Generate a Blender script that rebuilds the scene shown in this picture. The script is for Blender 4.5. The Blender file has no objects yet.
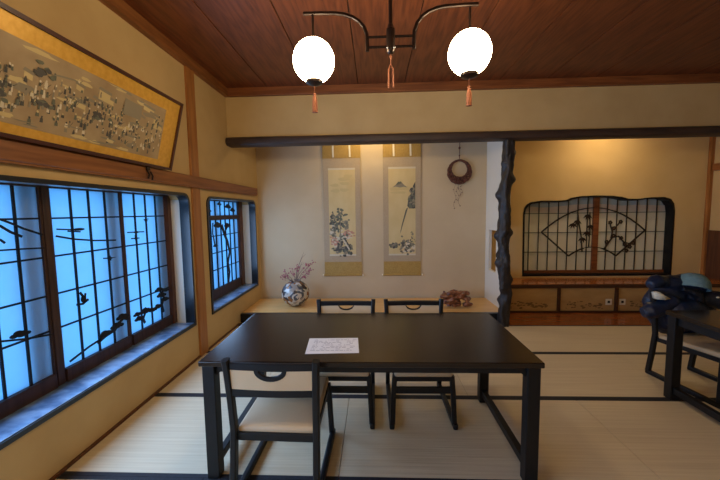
import bpy, bmesh, math, random
from mathutils import Vector, Matrix, noise
random.seed(7)
S = bpy.context.scene
COL = S.collection
PI = math.pi

# ------------------------------------------------------------------ materials
def lin(c):
    return tuple(((v/255/12.92) if v/255 <= .04045 else ((v/255+.055)/1.055)**2.4) for v in c)

def newmat(name):
    m = bpy.data.materials.new(name); m.use_nodes = True
    nt = m.node_tree
    b = nt.nodes['Principled BSDF'] if 'Principled BSDF' in nt.nodes else nt.nodes.new('ShaderNodeBsdfPrincipled')
    return m, nt, b

def mat(name, c, c2=None, rough=.6, scale=(4,4,4), detail=4, bump=0., bscale=None, coat=0., spec=.5, metal=0., lo=.35, hi=.65, sheen=0.):
    m, nt, b = newmat(name)
    b.inputs['Roughness'].default_value = rough
    b.inputs['Metallic'].default_value = metal
    b.inputs['Specular IOR Level'].default_value = spec
    b.inputs['Coat Weight'].default_value = coat
    b.inputs['Coat Roughness'].default_value = .08
    b.inputs['Sheen Weight'].default_value = sheen
    c1 = (*lin(c), 1); cc = (*lin(c2 or c), 1)
    tc = nt.nodes.new('ShaderNodeTexCoord'); mp = nt.nodes.new('ShaderNodeMapping')
    mp.inputs['Scale'].default_value = scale
    nt.links.new(tc.outputs['Object'], mp.inputs['Vector'])
    n = nt.nodes.new('ShaderNodeTexNoise'); n.inputs['Scale'].default_value = 1; n.inputs['Detail'].default_value = detail
    nt.links.new(mp.outputs['Vector'], n.inputs['Vector'])
    r = nt.nodes.new('ShaderNodeValToRGB')
    r.color_ramp.elements[0].position = lo; r.color_ramp.elements[0].color = c1
    r.color_ramp.elements[1].position = hi; r.color_ramp.elements[1].color = cc
    nt.links.new(n.outputs['Fac'], r.inputs['Fac'])
    nt.links.new(r.outputs['Color'], b.inputs['Base Color'])
    if bump:
        bp = nt.nodes.new('ShaderNodeBump'); bp.inputs['Strength'].default_value = bump; bp.inputs['Distance'].default_value = .01
        src = n
        if bscale:
            n2 = nt.nodes.new('ShaderNodeTexNoise'); n2.inputs['Scale'].default_value = bscale; n2.inputs['Detail'].default_value = 6
            nt.links.new(tc.outputs['Object'], n2.inputs['Vector']); src = n2
        nt.links.new(src.outputs['Fac'], bp.inputs['Height']); nt.links.new(bp.outputs['Normal'], b.inputs['Normal'])
    return m

def wood(name, c, c2, axis='Y', rough=.4, coat=0., ring=9., spec=.4):
    """long grain along one axis: stretched noise under distorted rings"""
    m, nt, b = newmat(name)
    b.inputs['Roughness'].default_value = rough; b.inputs['Coat Weight'].default_value = coat
    b.inputs['Coat Roughness'].default_value = .12; b.inputs['Specular IOR Level'].default_value = spec
    tc = nt.nodes.new('ShaderNodeTexCoord'); mp = nt.nodes.new('ShaderNodeMapping')
    sc = {'X': (.5, 6, 6), 'Y': (6, .5, 6), 'Z': (6, 6, .5)}[axis]
    mp.inputs['Scale'].default_value = sc
    nt.links.new(tc.outputs['Object'], mp.inputs['Vector'])
    n = nt.nodes.new('ShaderNodeTexNoise'); n.inputs['Scale'].default_value = 1.; n.inputs['Detail'].default_value = 3
    nt.links.new(mp.outputs['Vector'], n.inputs['Vector'])
    mul = nt.nodes.new('ShaderNodeMath'); mul.operation = 'MULTIPLY'; mul.inputs[1].default_value = ring
    nt.links.new(n.outputs['Fac'], mul.inputs[0])
    fr = nt.nodes.new('ShaderNodeMath'); fr.operation = 'PINGPONG'; fr.inputs[1].default_value = .5
    nt.links.new(mul.outputs[0], fr.inputs[0])
    n2 = nt.nodes.new('ShaderNodeTexNoise'); n2.inputs['Scale'].default_value = 9.; n2.inputs['Detail'].default_value = 5
    nt.links.new(mp.outputs['Vector'], n2.inputs['Vector'])
    add = nt.nodes.new('ShaderNodeMath'); add.operation = 'ADD'
    nt.links.new(fr.outputs[0], add.inputs[0]); nt.links.new(n2.outputs['Fac'], add.inputs[1])
    r = nt.nodes.new('ShaderNodeValToRGB')
    r.color_ramp.elements[0].position = .35; r.color_ramp.elements[0].color = (*lin(c), 1)
    r.color_ramp.elements[1].position = 1.0; r.color_ramp.elements[1].color = (*lin(c2), 1)
    nt.links.new(add.outputs[0], r.inputs['Fac']); nt.links.new(r.outputs['Color'], b.inputs['Base Color'])
    return m

def emit(name, c, s):
    m, nt, b = newmat(name)
    b.inputs['Base Color'].default_value = (*c, 1)
    b.inputs['Emission Color'].default_value = (*c, 1); b.inputs['Emission Strength'].default_value = s
    b.inputs['Roughness'].default_value = .3
    return m

def paper_mat(name, c, trans, tint=(1,1,1)):
    m, nt, b = newmat(name)
    out = [n for n in nt.nodes if n.type == 'OUTPUT_MATERIAL'][0]
    nt.nodes.remove(b)
    d = nt.nodes.new('ShaderNodeBsdfDiffuse'); t = nt.nodes.new('ShaderNodeBsdfTranslucent'); mx = nt.nodes.new('ShaderNodeMixShader')
    tc = nt.nodes.new('ShaderNodeTexCoord'); n = nt.nodes.new('ShaderNodeTexNoise'); n.inputs['Scale'].default_value = 14
    nt.links.new(tc.outputs['Object'], n.inputs['Vector'])
    r = nt.nodes.new('ShaderNodeValToRGB')
    k = lin(c); r.color_ramp.elements[0].color = (*[v*.94 for v in k], 1); r.color_ramp.elements[1].color = (*k, 1)
    nt.links.new(n.outputs['Fac'], r.inputs['Fac'])
    for s in (d, t): nt.links.new(r.outputs['Color'], s.inputs['Color'])
    mx.inputs[0].default_value = trans
    if tint != (1,1,1):
        for l in list(t.inputs['Color'].links): nt.links.remove(l)
        t.inputs['Color'].default_value = (*[a*b for a, b in zip(k, tint)], 1)
    nt.links.new(d.outputs[0], mx.inputs[1]); nt.links.new(t.outputs[0], mx.inputs[2]); nt.links.new(mx.outputs[0], out.inputs[0])
    return m

M = {}
M['plaster'] = mat('plaster', (194,162,110), (201,170,118), rough=.9, scale=(3,3,3), bump=.15, bscale=140)
M['plaster_gold'] = mat('plaster_gold', (212,180,120), (219,188,129), rough=.9, scale=(2,2,2), bump=.15, bscale=140)
M['plaster_grey'] = mat('plaster_grey', (200,177,142), (206,184,150), rough=.9, scale=(2,2,2), bump=.12, bscale=140)
M['white_plaster'] = mat('white_plaster', (226,220,206), rough=.85, bump=.1, bscale=120)
M['ceiling'] = wood('ceiling_wood', (84,40,20), (118,62,32), 'Y', .42, ring=9)
M['trim_y'] = wood('trim_wood_y', (112,66,34), (146,92,50), 'Y', .45, ring=5)
M['trim_x'] = wood('trim_wood_x', (104,56,28), (138,80,42), 'X', .45, ring=5)
M['trim_z'] = wood('trim_wood_z', (140,88,42), (172,114,60), 'Z', .45, ring=5)
M['brown_z'] = wood('brown_z', (74,44,28), (100,62,40), 'Z', .5)
M['sash'] = wood('sash_wood', (50,34,30), (70,48,40), 'Z', .5)
M['darklog'] = mat('dark_log', (46,32,28), (66,46,36), rough=.55, scale=(3,20,20), bump=.3)
M['pillar'] = mat('pillar_bark', (22,20,22), (48,42,42), rough=.5, scale=(14,14,5), bump=.8, bscale=38)
M['lacquer'] = mat('black_lacquer', (20,22,26), (26,28,32), rough=.3, spec=.5)
M['frame_black'] = mat('frame_black', (11,12,15), (16,17,21), rough=.45, spec=.35, scale=(20,20,20))
M['tabletop'] = mat('tabletop', (30,22,17), (36,27,20), rough=.24, scale=(2,20,20), spec=.45)
M['tatami'] = mat('tatami', (204,186,154), (217,201,170), rough=.65, scale=(1.2,60,4), detail=3, bump=.25, lo=.3, hi=.7)
M['border'] = mat('tatami_border', (24,24,30), (34,34,42), rough=.8, scale=(60,60,60))
M['floorboard'] = wood('floorboard', (116,58,26), (150,82,40), 'X', .22, coat=.3)
M['shelf'] = wood('shelf_wood', (140,78,36), (176,106,52), 'X', .22, coat=.4)
M['shelf_dark'] = wood('shelf_dark', (58,34,22), (80,48,30), 'X', .4)
M['platform'] = wood('platform_wood', (216,166,98), (232,186,120), 'X', .35, coat=.15)
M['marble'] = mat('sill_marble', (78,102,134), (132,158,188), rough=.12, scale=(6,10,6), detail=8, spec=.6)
M['pane'] = paper_mat('frosted_pane', (235,242,250), .9)
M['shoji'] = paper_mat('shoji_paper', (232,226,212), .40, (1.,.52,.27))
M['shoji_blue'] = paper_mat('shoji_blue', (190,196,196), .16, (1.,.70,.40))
M['gold'] = mat('gold_mat', (214,160,58), (226,174,74), rough=.38, scale=(30,30,30), metal=.25)
M['frame_dark'] = mat('frame_dark', (58,26,18), (72,34,22), rough=.35)
M['olive'] = mat('olive_brocade', (166,130,62), (180,146,76), rough=.6, scale=(90,90,90), lo=.45, hi=.55)
M['mauve'] = mat('mauve_silk', (172,150,120), (182,160,130), rough=.7, scale=(80,80,80))
M['silk'] = mat('painting_silk', (206,180,126), (214,190,138), rough=.8, scale=(5,5,3))
M['ivory'] = mat('ivory', (232,222,196), rough=.4)
M['silver'] = mat('steel', (170,170,168), rough=.3, metal=1)
M['cream'] = mat('cream_leather', (202,174,136), (208,182,146), rough=.5, bump=.15, bscale=200)
M['paper'] = mat('sheet_paper', (226,228,236), rough=.55)
M['sheet_print'] = mat('sheet_print', (164,166,182), rough=.7)
M['lamp_black'] = mat('lamp_black', (34,24,20), (50,36,28), rough=.3, metal=.6)
M['copper'] = mat('copper_tassel', (134,70,36), (164,94,52), rough=.6, scale=(90,90,6))
M['globe'] = emit('globe_glass', (1., .80, .50), 36.)
M['bulb'] = emit('alcove_bulb', (1., .74, .38), 25.)
M['wicker'] = mat('wicker', (66,34,24), (112,62,42), rough=.7, scale=(60,60,60), bump=.7)
M['burl'] = mat('burl', (80,38,22), (164,104,70), rough=.35, scale=(14,14,22), detail=6, bump=.7, spec=.6)
M['navy'] = mat('navy_nylon', (12,25,48), (18,35,62), rough=.45, scale=(16,16,16), bump=.6, bscale=20)
M['navy_dark'] = mat('navy_dark', (10,15,26), (16,22,34), rough=.5, scale=(16,16,16), bump=.4, bscale=24)
M['cap'] = mat('cap_knit', (90,120,132), (112,140,140), rough=.9, scale=(40,40,120), bump=.5)
M['lining'] = mat('pale_lining', (206,200,180), rough=.7)
M['branch'] = mat('branch', (118,92,78), (148,120,104), rough=.8)
M['pink'] = mat('dried_pink', (150,62,82), (184,98,116), rough=.8, scale=(60,60,60))
M['door_gold'] = mat('door_gold', (176,138,82), (192,154,96), rough=.5, scale=(3,3,9), spec=.6)
M['ink'] = mat('ink', (84,80,74), rough=.9)
M['ink_pale'] = mat('ink_pale', (142,130,108), rough=.9)
M['ink_green'] = mat('ink_green', (106,106,90), rough=.9)
M['ink_mist'] = mat('ink_mist', (201,178,126), rough=.9)
M['ink_pink'] = mat('ink_pink', (190,138,116), rough=.9)
M['ink_white'] = mat('ink_white', (210,196,168), rough=.9)
M['door_ink'] = mat('door_ink', (128,100,60), rough=.8)
M['painting'] = mat('genre_painting', (152,126,92), (172,148,112), rough=.75, scale=(6,5,7), detail=6)
M['lattice_brown'] = mat('lattice_brown', (40,28,22), (58,40,30), rough=.5)
M['slab'] = mat('subfloor', (70,56,40), rough=.9)
M['alu'] = mat('outer_frame', (70,76,84), rough=.5)

def vase_mat():
    m, nt, b = newmat('vase_glaze')
    tc = nt.nodes.new('ShaderNodeTexCoord')
    v = nt.nodes.new('ShaderNodeTexVoronoi'); v.inputs['Scale'].default_value = 17; v.inputs['Randomness'].default_value = 1
    n = nt.nodes.new('ShaderNodeTexNoise'); n.inputs['Scale'].default_value = 9
    mx = nt.nodes.new('ShaderNodeVectorMath'); mx.operation = 'MULTIPLY_ADD'; mx.inputs[1].default_value = (.12,.12,.12)
    nt.links.new(tc.outputs['Object'], n.inputs['Vector'])
    nt.links.new(n.outputs['Color'], mx.inputs[0]); nt.links.new(tc.outputs['Object'], mx.inputs[2]); nt.links.new(mx.outputs[0], v.inputs['Vector'])
    s = nt.nodes.new('ShaderNodeSeparateColor'); nt.links.new(v.outputs['Color'], s.inputs[0])
    r = nt.nodes.new('ShaderNodeValToRGB'); r.color_ramp.interpolation = 'CONSTANT'
    cs = [(0,(196,192,184)),(.30,(60,52,54)),(.42,(204,192,176)),(.58,(140,92,52)),(.70,(160,150,140)),(.84,(84,88,96))]
    e = r.color_ramp.elements
    while len(e) < len(cs): e.new(.5)
    for i,(p,c) in enumerate(cs): e[i].position = p; e[i].color = (*lin(c),1)
    nt.links.new(s.outputs[0], r.inputs['Fac']); nt.links.new(r.outputs['Color'], b.inputs['Base Color'])
    b.inputs['Roughness'].default_value = .25; b.inputs['Metallic'].default_value = .08
    return m
M['vase'] = vase_mat()

# ------------------------------------------------------------------ mesh helpers
class MB:
    def __init__(s): s.bm = bmesh.new(); s.mi = 0
    def _tag(s, faces):
        for f in faces: f.material_index = s.mi
    def box(s, x0, x1, y0, y1, z0, z1, bev=0., seg=2):
        vs = [s.bm.verts.new((x,y,z)) for x in (x0,x1) for y in (y0,y1) for z in (z0,z1)]
        idx = [(0,1,3,2),(4,6,7,5),(0,4,5,1),(2,3,7,6),(0,2,6,4),(1,5,7,3)]
        fs = [s.bm.faces.new([vs[i] for i in q]) for q in idx]
        s._tag(fs)
        if bev:
            ed = list({e for f in fs for e in f.edges})
            r = bmesh.ops.bevel(s.bm, geom=ed, offset=bev, segments=seg, affect='EDGES', profile=.5)
            s._tag(r['faces'])
        return s
    def bar(s, pts, w, h, up=(0,0,1), bev=0.):
        """rectangular section swept along a polyline"""
        pts = [Vector(p) for p in pts]; rings = []
        for i, p in enumerate(pts):
            a = pts[max(i-1,0)]; b = pts[min(i+1,len(pts)-1)]
            d = (b-a).normalized(); u = Vector(up)
            if abs(d.dot(u)) > .95: u = Vector((0,1,0))
            sx = d.cross(u).normalized(); sy = sx.cross(d).normalized()
            c = min(bev, w*.4, h*.4)
            if c: q = [(-w/2+c,-h/2),(w/2-c,-h/2),(w/2,-h/2+c),(w/2,h/2-c),(w/2-c,h/2),(-w/2+c,h/2),(-w/2,h/2-c),(-w/2,-h/2+c)]
            else: q = [(-w/2,-h/2),(w/2,-h/2),(w/2,h/2),(-w/2,h/2)]
            rings.append([s.bm.verts.new(p + sx*a_ + sy*b_) for a_, b_ in q])
        s._skin(rings, True); return s
    def _skin(s, rings, caps):
        n = len(rings[0])
        for r0, r1 in zip(rings, rings[1:]):
            for i in range(n):
                f = s.bm.faces.new((r0[i], r0[(i+1)%n], r1[(i+1)%n], r1[i])); f.material_index = s.mi
        if caps:
            for r in (rings[0][::-1], rings[-1]):
                f = s.bm.faces.new(r); f.material_index = s.mi
    def tube(s, pts, rad, n=8, smooth=True):
        pts = [Vector(p) for p in pts]; rings = []
        if not hasattr(rad, '__len__'): rad = [rad]*len(pts)
        prev = None
        for i, p in enumerate(pts):
            d = (pts[min(i+1,len(pts)-1)] - pts[max(i-1,0)]).normalized()
            if prev is None:
                u = Vector((0,0,1)) if abs(d.z) < .9 else Vector((1,0,0))
            else: u = prev
            sx = d.cross(u).normalized(); sy = sx.cross(d).normalized(); prev = sy
            rings.append([s.bm.verts.new(p + (sx*math.cos(2*PI*k/n) + sy*math.sin(2*PI*k/n))*rad[i]) for k in range(n)])
        s._skin(rings, True); return s
    def lathe(s, prof, c=(0,0,0), n=32):
        c = Vector(c)
        rings = [[s.bm.verts.new(c + Vector((r*math.cos(2*PI*k/n), r*math.sin(2*PI*k/n), z))) for k in range(n)] for r, z in prof]
        s._skin(rings, True); return s
    def ball(s, c, r, sub=2, sc=(1,1,1), rot=None, jit=0.):
        m = Matrix.Translation(Vector(c)) @ (rot or Matrix.Identity(4)) @ Matrix.Diagonal((*[r*k for k in sc],1))
        g = bmesh.ops.create_icosphere(s.bm, subdivisions=sub, radius=1, matrix=m)
        for v in g['verts']:
            if jit: v.co += noise.noise_vector(v.co*14)*jit
            for f in v.link_faces: f.material_index = s.mi
        return s
    def poly(s, pts2, O, U, V, thick=0.):
        """flat outline in the plane O + a U + b V, extruded along U x V"""
        O, U, V = Vector(O), Vector(U), Vector(V); N = U.cross(V).normalized()*thick
        a = [s.bm.verts.new(O+U*p+V*q) for p, q in pts2]
        f = s.bm.faces.new(a); f.material_index = s.mi
        if thick:
            b = [s.bm.verts.new(v.co+N) for v in a]
            g = s.bm.faces.new(b[::-1]); g.material_index = s.mi
            n = len(a)
            for i in range(n):
                h = s.bm.faces.new((a[(i+1)%n], a[i], b[i], b[(i+1)%n])); h.material_index = s.mi
        return s
    def holed(s, outer, holes, O, U, V, thick):
        O, U, V = Vector(O), Vector(U), Vector(V); N = U.cross(V).normalized()*thick
        edges = []
        for lp in [outer]+holes:
            vs = [s.bm.verts.new(O+U*p+V*q) for p, q in lp]
            edges += [s.bm.edges.new((vs[i], vs[(i+1)%len(vs)])) for i in range(len(vs))]
        g = bmesh.ops.triangle_fill(s.bm, edges=edges, use_beauty=True, use_dissolve=False)
        fs = [x for x in g['geom'] if isinstance(x, bmesh.types.BMFace)]
        r = bmesh.ops.extrude_face_region(s.bm, geom=fs)
        bmesh.ops.translate(s.bm, verts=[v for v in r['geom'] if isinstance(v, bmesh.types.BMVert)], vec=N)
        return s
    def build(s, name, mats, parent=None, loc=None, smooth=False, ang=40, rotz=0):
        bmesh.ops.recalc_face_normals(s.bm, faces=s.bm.faces[:])
        me = bpy.data.meshes.new(name); s.bm.to_mesh(me); s.bm.free()
        for m in (mats if isinstance(mats, (list,tuple)) else [mats]): me.materials.append(M[m])
        if smooth:
            me.polygons.foreach_set('use_smooth', [True]*len(me.polygons))
            me.set_sharp_from_angle(angle=math.radians(ang))
        o = bpy.data.objects.new(name, me); COL.objects.link(o)
        if parent: o.parent = parent
        if loc: o.location = loc
        if rotz: o.rotation_euler.z = rotz
        return o

def empty(name, loc=(0,0,0), rz=0):
    o = bpy.data.objects.new(name, None); COL.objects.link(o); o.location = loc; o.rotation_euler.z = rz
    o.empty_display_size = .1
    return o
def tag(o, label, cat, group=None):
    o['label'] = label; o['category'] = cat; o['kind'] = 'thing'
    if group: o['group'] = group
    return o
def struct(o, label=None):
    o['kind'] = 'structure'
    if label: o['label'] = label
    return o
def dup(root, loc, rz=0):
    r = root.copy(); COL.objects.link(r); r.location = loc; r.rotation_euler.z = rz
    for ch in list(root.children):
        c = ch.copy(); COL.objects.link(c); c.parent = r
        for g in list(ch.children):
            d = g.copy(); COL.objects.link(d); d.parent = c
    return r
def rrect(a0, a1, b0, b1, r, n=6, corners=(1,1,1,1)):
    pts = []
    for k, (ca, cb, s0) in enumerate([(a1-r,b1-r,0),(a0+r,b1-r,.5),(a0+r,b0+r,1),(a1-r,b0+r,1.5)]):
        if corners[k]:
            for i in range(n+1):
                t = (s0+.5*i/n)*PI; pts.append((ca+r*math.cos(t), cb+r*math.sin(t)))
        else:
            pts.append((a1 if k in (0,3) else a0, b1 if k in (0,1) else b0))
    return pts
def box(name, m, x0, x1, y0, y1, z0, z1, bev=0., parent=None):
    return MB().box(x0,x1,y0,y1,z0,z1,bev).build(name, m, parent)

# ------------------------------------------------------------------ camera
CX, CZ, YAW, PIT, ROL, FPX = 1.9266, 1.5591, -.0428, -.0833, -.0143, 338.56
Fv = Vector((math.sin(YAW)*math.cos(PIT), math.cos(YAW)*math.cos(PIT), math.sin(PIT)))
Rv = Vector((math.cos(YAW), -math.sin(YAW), 0)); Uv = Rv.cross(Fv)
R2 = math.cos(ROL)*Rv + math.sin(ROL)*Uv; U2 = -math.sin(ROL)*Rv + math.cos(ROL)*Uv
cam = bpy.data.cameras.new('camera'); co = bpy.data.objects.new('camera', cam); COL.objects.link(co)
mx = Matrix((R2, U2, -Fv)).transposed().to_4x4(); mx.translation = (CX, 0, CZ)
co.matrix_world = mx
cam.sensor_width = 36; cam.lens = FPX/720*36; cam.clip_start = .05
S.camera = co

# ------------------------------------------------------------------ room shell
XR, YB, YT, ZC, YN = 7.17, 4.486, 5.57, 3.17, -2.2     # right side, front plane of the alcoves, their back, ceiling, wall behind
W1 = (-.98, 3.465, .375, 1.775); W2 = (3.83, 5.42, .375, 1.765)
wl = MB().holed([(YN-.2,-.1),(YT+.3,-.1),(YT+.3,ZC+.1),(YN-.2,ZC+.1)],
                [rrect(*W1,.10,corners=(1,1,0,0)), rrect(*W2,.10,corners=(1,1,0,0))], (0,0,0), (0,1,0), (0,0,1), -.36)
struct(wl.build('wall_left', 'plaster'))
fan = [(4.33,.47),(4.32,1.50),(4.335,1.58),(4.37,1.635),(4.43,1.67),(4.6,1.695),(4.85,1.69),(4.99,1.70),(5.06,1.73),(5.2,1.755),(5.44,1.765),
       (5.7,1.755),(5.85,1.735),(5.95,1.705),(6.1,1.70),(6.3,1.722),(6.5,1.722),(6.6,1.69),(6.65,1.62),(6.67,1.5),(6.67,.47)]
struct(MB().holed([(3.79,-.1),(XR+.3,-.1),(XR+.3,ZC+.1),(3.79,ZC+.1)], [fan], (0,YT,0), (1,0,0), (0,0,1), -.30).build('wall_back', 'plaster_gold'))
struct(box('wall_alcove', 'plaster_grey', -.05, 3.795, YT, YT+.3, -.1, ZC+.1))
struct(box('wall_upper', 'plaster', -.02, XR+.02, YB, YB+.12, 2.50, ZC+.05))
struct(box('wall_right', 'plaster', XR, XR+.2, YN-.2, YT+.3, -.1, ZC+.1))
struct(box('wall_rear', 'plaster', -.3, XR+.3, YN-.2, YN, -.1, ZC+.1))
# partition between the two alcoves, with its small side opening
pd = Vector((0, 4.70-YT, 0)); L = pd.length; pd.normalize()
struct(MB().holed([(0,-.05),(L,-.05),(L,ZC),(0,ZC)], [[(.16,.62),(.48,.62),(.48,1.25),(.16,1.25)]], (3.777,YT,0), pd, (0,0,1), .045).build('wall_partition', 'white_plaster'))
struct(box('trim_alcove_corner', 'brown_z', 3.735, 3.80, YT-.045, YT+.01, .12, ZC))
# ceiling boards with open joints
struct(box('ceiling', 'slab', -.3, XR+.3, YN-.2, YT+.3, ZC+.015, ZC+.15))
ceil = [o for o in COL.objects if o.name == 'ceiling'][0]
xs = [-.02] + [.57+.585*k for k in range(12)]
for a, b in zip(xs, xs[1:]):
    b = min(b, XR+.02)
    box('ceiling_board', 'ceiling', a+.004, b-.004, YN, YT, ZC, ZC+.016, .004, ceil)
# crown mouldings and posts
struct(box('trim_crown_left', 'trim_y', -.01, .055, YN, YB, 3.07, 3.175, .006))
struct(box('trim_crown_back', 'trim_x', .05, XR, YB-.055, YB+.01, 3.07, 3.175, .006))
struct(box('trim_post_left', 'trim_z', -.01, .022, 3.515, 3.675, 0, 3.08, .006))
nr = MB().box(-.01, .05, YN, 5.44, 1.85, 1.957, .006).box(-.01, .038, YN, 5.43, 1.838, 1.85)
struct(nr.build('trim_rail_left', 'trim_y'))
struct(box('baseboard_left', 'brown_z', -.005, .018, YN, 4.58, 0, .018))
# lintel: half-round dark log across both alcoves
bm = MB(); n = 60; rings = []
for i in range(n+1):
    x = .005 + (XR-.005)*i/n
    w = 1 + .05*noise.noise(Vector((x*1.3,0,0)))
    rings.append([bm.bm.verts.new((x, y, 2.497+(z-2.497)*w)) for y, z in
                 [(YB+.13,2.55),(YB-.03,2.553),(YB-.062,2.535),(YB-.07,2.50),(YB-.06,2.462),(YB-.03,2.447),(YB+.13,2.45)]])
bm._skin(rings, True)
struct(bm.build('trim_lintel', 'darklog', smooth=True), 'dark log lintel running over both alcoves')

# floor: a slab carrying tatami mats
fl = struct(box('floor', 'slab', -.3, XR+.3, YN-.2, YT+.3, -.12, -.03))
rows = [4.546-.9015*k for k in range(8)]
for k in range(7):
    y1, y0 = rows[k], rows[k+1]
    seams = [0, 1.70, 3.56, 5.38, XR] if k == 2 else ([0, .9, 2.7, 4.5, 6.3, XR] if k % 2 else [0, 1.8, 3.6, 5.4, XR])
    for x0, x1 in zip(seams, seams[1:]):
        m = MB().box(x0+.002, x1-.002, y0+.03, y1-.03, -.03, 0).build('tatami_mat', 'tatami', fl)
        for ya, yb in ((y0+.001, y0+.03), (y1-.03, y1-.001)):
            b = box('border_cloth', 'border', x0+.002, x1-.002, ya, yb, -.03, .001, 0, m)
# boards of the right alcove floor and the threshold in front
struct(box('trim_threshold', 'floorboard', 3.74, XR, 4.546, 4.60, -.03, .008, .003))
struct(box('floor_alcove', 'floorboard', 3.72, XR, 4.60, YT, -.03, .006))
struct(box('trim_floor_strip', 'slab', 0, 3.74, 4.546, 4.62, -.03, .004))

# raised platform of the picture alcove
pf = empty('alcove_platform', (1.89, 5.1, 0))
tag(pf, 'raised light wood alcove platform with black front kerb under the hanging scrolls', 'platform')
pp = MB(); pp.poly([(.003,4.72),(3.76,4.72),(3.76,YT-.046),(.003,YT-.046)], (-1.89,-5.1,.09), (1,0,0), (0,1,0), .035)
pp.build('top_board', 'platform', pf)
MB().box(-1.887, 1.80, -.45, -.38, .0, .132, .008).build('front_kerb', 'lacquer', pf)
MB().box(-1.887, 1.81, -.38, .45, .0, .09).build('base', 'slab', pf)

# ------------------------------------------------------------------ left windows
def ring_frame(mb, a, t, d0, d1, corners=(1,1,0,0)):
    y0, y1, z0, z1 = a
    out = rrect(y0,y1,z0,z1,.10,corners=corners); inn = rrect(y0+t,y1-t,z0+t,z1-t,.075,corners=corners)
    mb.holed(out, [inn], (d1,0,0), (0,1,0), (0,0,1), -(d1-d0))

PX = -.235     # plane of the frosted panes
def ell(cy, cz, ry, rz, n=12):
    return [(cy+ry*math.cos(2*PI*k/n), cz+rz*math.sin(2*PI*k/n)) for k in range(n)]
def pine_clump(mb, y, z, s, x=PX+.025):
    for dy, dz, r in ((-.9,0,.55),(-.3,.28,.62),(.35,.1,.6),(.95,-.1,.5),(.1,-.05,.7)):
        mb.poly(ell(y+dy*s, z+dz*s, r*s, r*s*.55), (x-.006+random.random()*.002,0,0), (0,1,0), (0,0,1), .008)
def stroke(mb, pts, r, x=PX+.027):
    mb.bar([(x, p, q) for p, q in pts], .006, r*2, up=(0,1,0))

def sill_and_frame(name, a):
    w = struct(MB().box(-.345,.002,a[0]+.031,a[1]-.031,a[2]+.024,a[2]+.036,.003).build(name, 'marble'))
    f = MB(); ring_frame(f, a, .03, -.085, .014); f.build('window_frame', 'lacquer', w)
    r = MB(); 
    for y in (a[0], a[1]-.006): r.box(-.355,-.085,y,y+.006,a[2]+.005,a[3]-.02)
    r.build('reveal', 'white_plaster', w)
    return w
w1 = sill_and_frame('window_1', W1)
zb, zt = .411, 1.772
stiles = [(-.98,-.92),(-.45,-.40),(.15,.20),(.79,.84),(1.43,1.50),(2.097,2.174),(2.792,2.824),(3.41,3.46)]
zsb, zst = .505, 1.745
hz = [.80, 1.035, 1.29, 1.545]
for k in range(7):
    y0, y1 = stiles[k][1], stiles[k+1][0]
    sb = MB().box(PX-.02, PX+.03, y0, y1, zb, zsb).box(PX-.02, PX+.03, y0, y1, zst, zt)
    ma, mb_ = (stiles[k][0]+y0)/2, (y1+stiles[k+1][1])/2
    sb.box(PX-.018, PX+.013, ma, y0, zb, zt).box(PX-.018, PX+.013, y1, mb_, zb, zt)
    s = sb.build('sash', 'sash', w1)
    MB().box(PX-.004, PX, y0-.01, y1+.01, zsb-.01, zst+.01).build('pane', 'pane', s)
    lt = MB(); nb = 4
    for i in range(1, nb):
        y = y0+(y1-y0)*i/nb; lt.box(PX+.001, PX+.012, y-.0068, y+.0068, zsb, zst)
    for z in hz: lt.box(PX+.001, PX+.010, y0, y1, z-.0058, z+.0058)
    lt.build('lattice', 'frame_black', s)
mp_ = MB()
for y0, y1 in stiles[5:6]: mp_.box(PX-.03, PX+.022, y0+.015, y1-.012, zb, zt, .004)
mp_.build('meeting_stile', 'sash', w1)
MB().box(PX-.03, PX+.045, 3.405, 3.463, zb, zt, .004).build('jamb_post', 'brown_z', w1)
sl = MB()
PO = (PX+.022,0,0)
def disc(mb, y, z, ry, rz): mb.poly(ell(y, z, ry, rz), PO, (0,1,0), (0,0,1), .006)
# drifting mist strands
stroke(sl, [(1.50,1.60),(1.70,1.585),(1.85,1.545),(1.915,1.516),(1.97,1.487),(2.09,1.44)], .006)
stroke(sl, [(1.50,1.565),(1.70,1.545),(1.847,1.507),(1.90,1.468),(1.96,1.438)], .007)
stroke(sl, [(1.55,1.49),(1.75,1.455),(1.84,1.428),(1.862,1.408)], .006)
stroke(sl, [(1.50,1.375),(1.75,1.372),(1.96,1.363),(2.09,1.355)], .005)
stroke(sl, [(2.18,1.425),(2.306,1.395),(2.48,1.37),(2.70,1.354)], .006)
stroke(sl, [(2.19,1.471),(2.295,1.462),(2.41,1.462)], .005); disc(sl, 2.36, 1.461, .05, .010); stroke(sl, [(2.27,1.453),(2.37,1.443)], .005)
# birds
stroke(sl, [(2.56,1.222),(2.63,1.214),(2.70,1.214)], .005); disc(sl, 2.63, 1.214, .022, .008); stroke(sl, [(2.625,1.235),(2.632,1.195)], .004)
stroke(sl, [(2.325,1.005),(2.345,.975),(2.35,.945)], .008); disc(sl, 2.352, .950, .022, .026); stroke(sl, [(2.29,.925),(2.34,.917),(2.39,.938)], .008); stroke(sl, [(2.37,.99),(2.362,.955)], .006)
stroke(sl, [(2.84,1.409),(3.05,1.403)], .005); disc(sl, 2.95, 1.405, .035, .009); stroke(sl, [(2.88,1.352),(2.98,1.35)], .005); disc(sl, 2.93, 1.35, .018, .007); stroke(sl, [(2.93,1.38),(2.935,1.33)], .004)
disc(sl, 3.09, 1.505, .018, .012); stroke(sl, [(3.06,1.515),(3.12,1.52)], .004)
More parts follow.
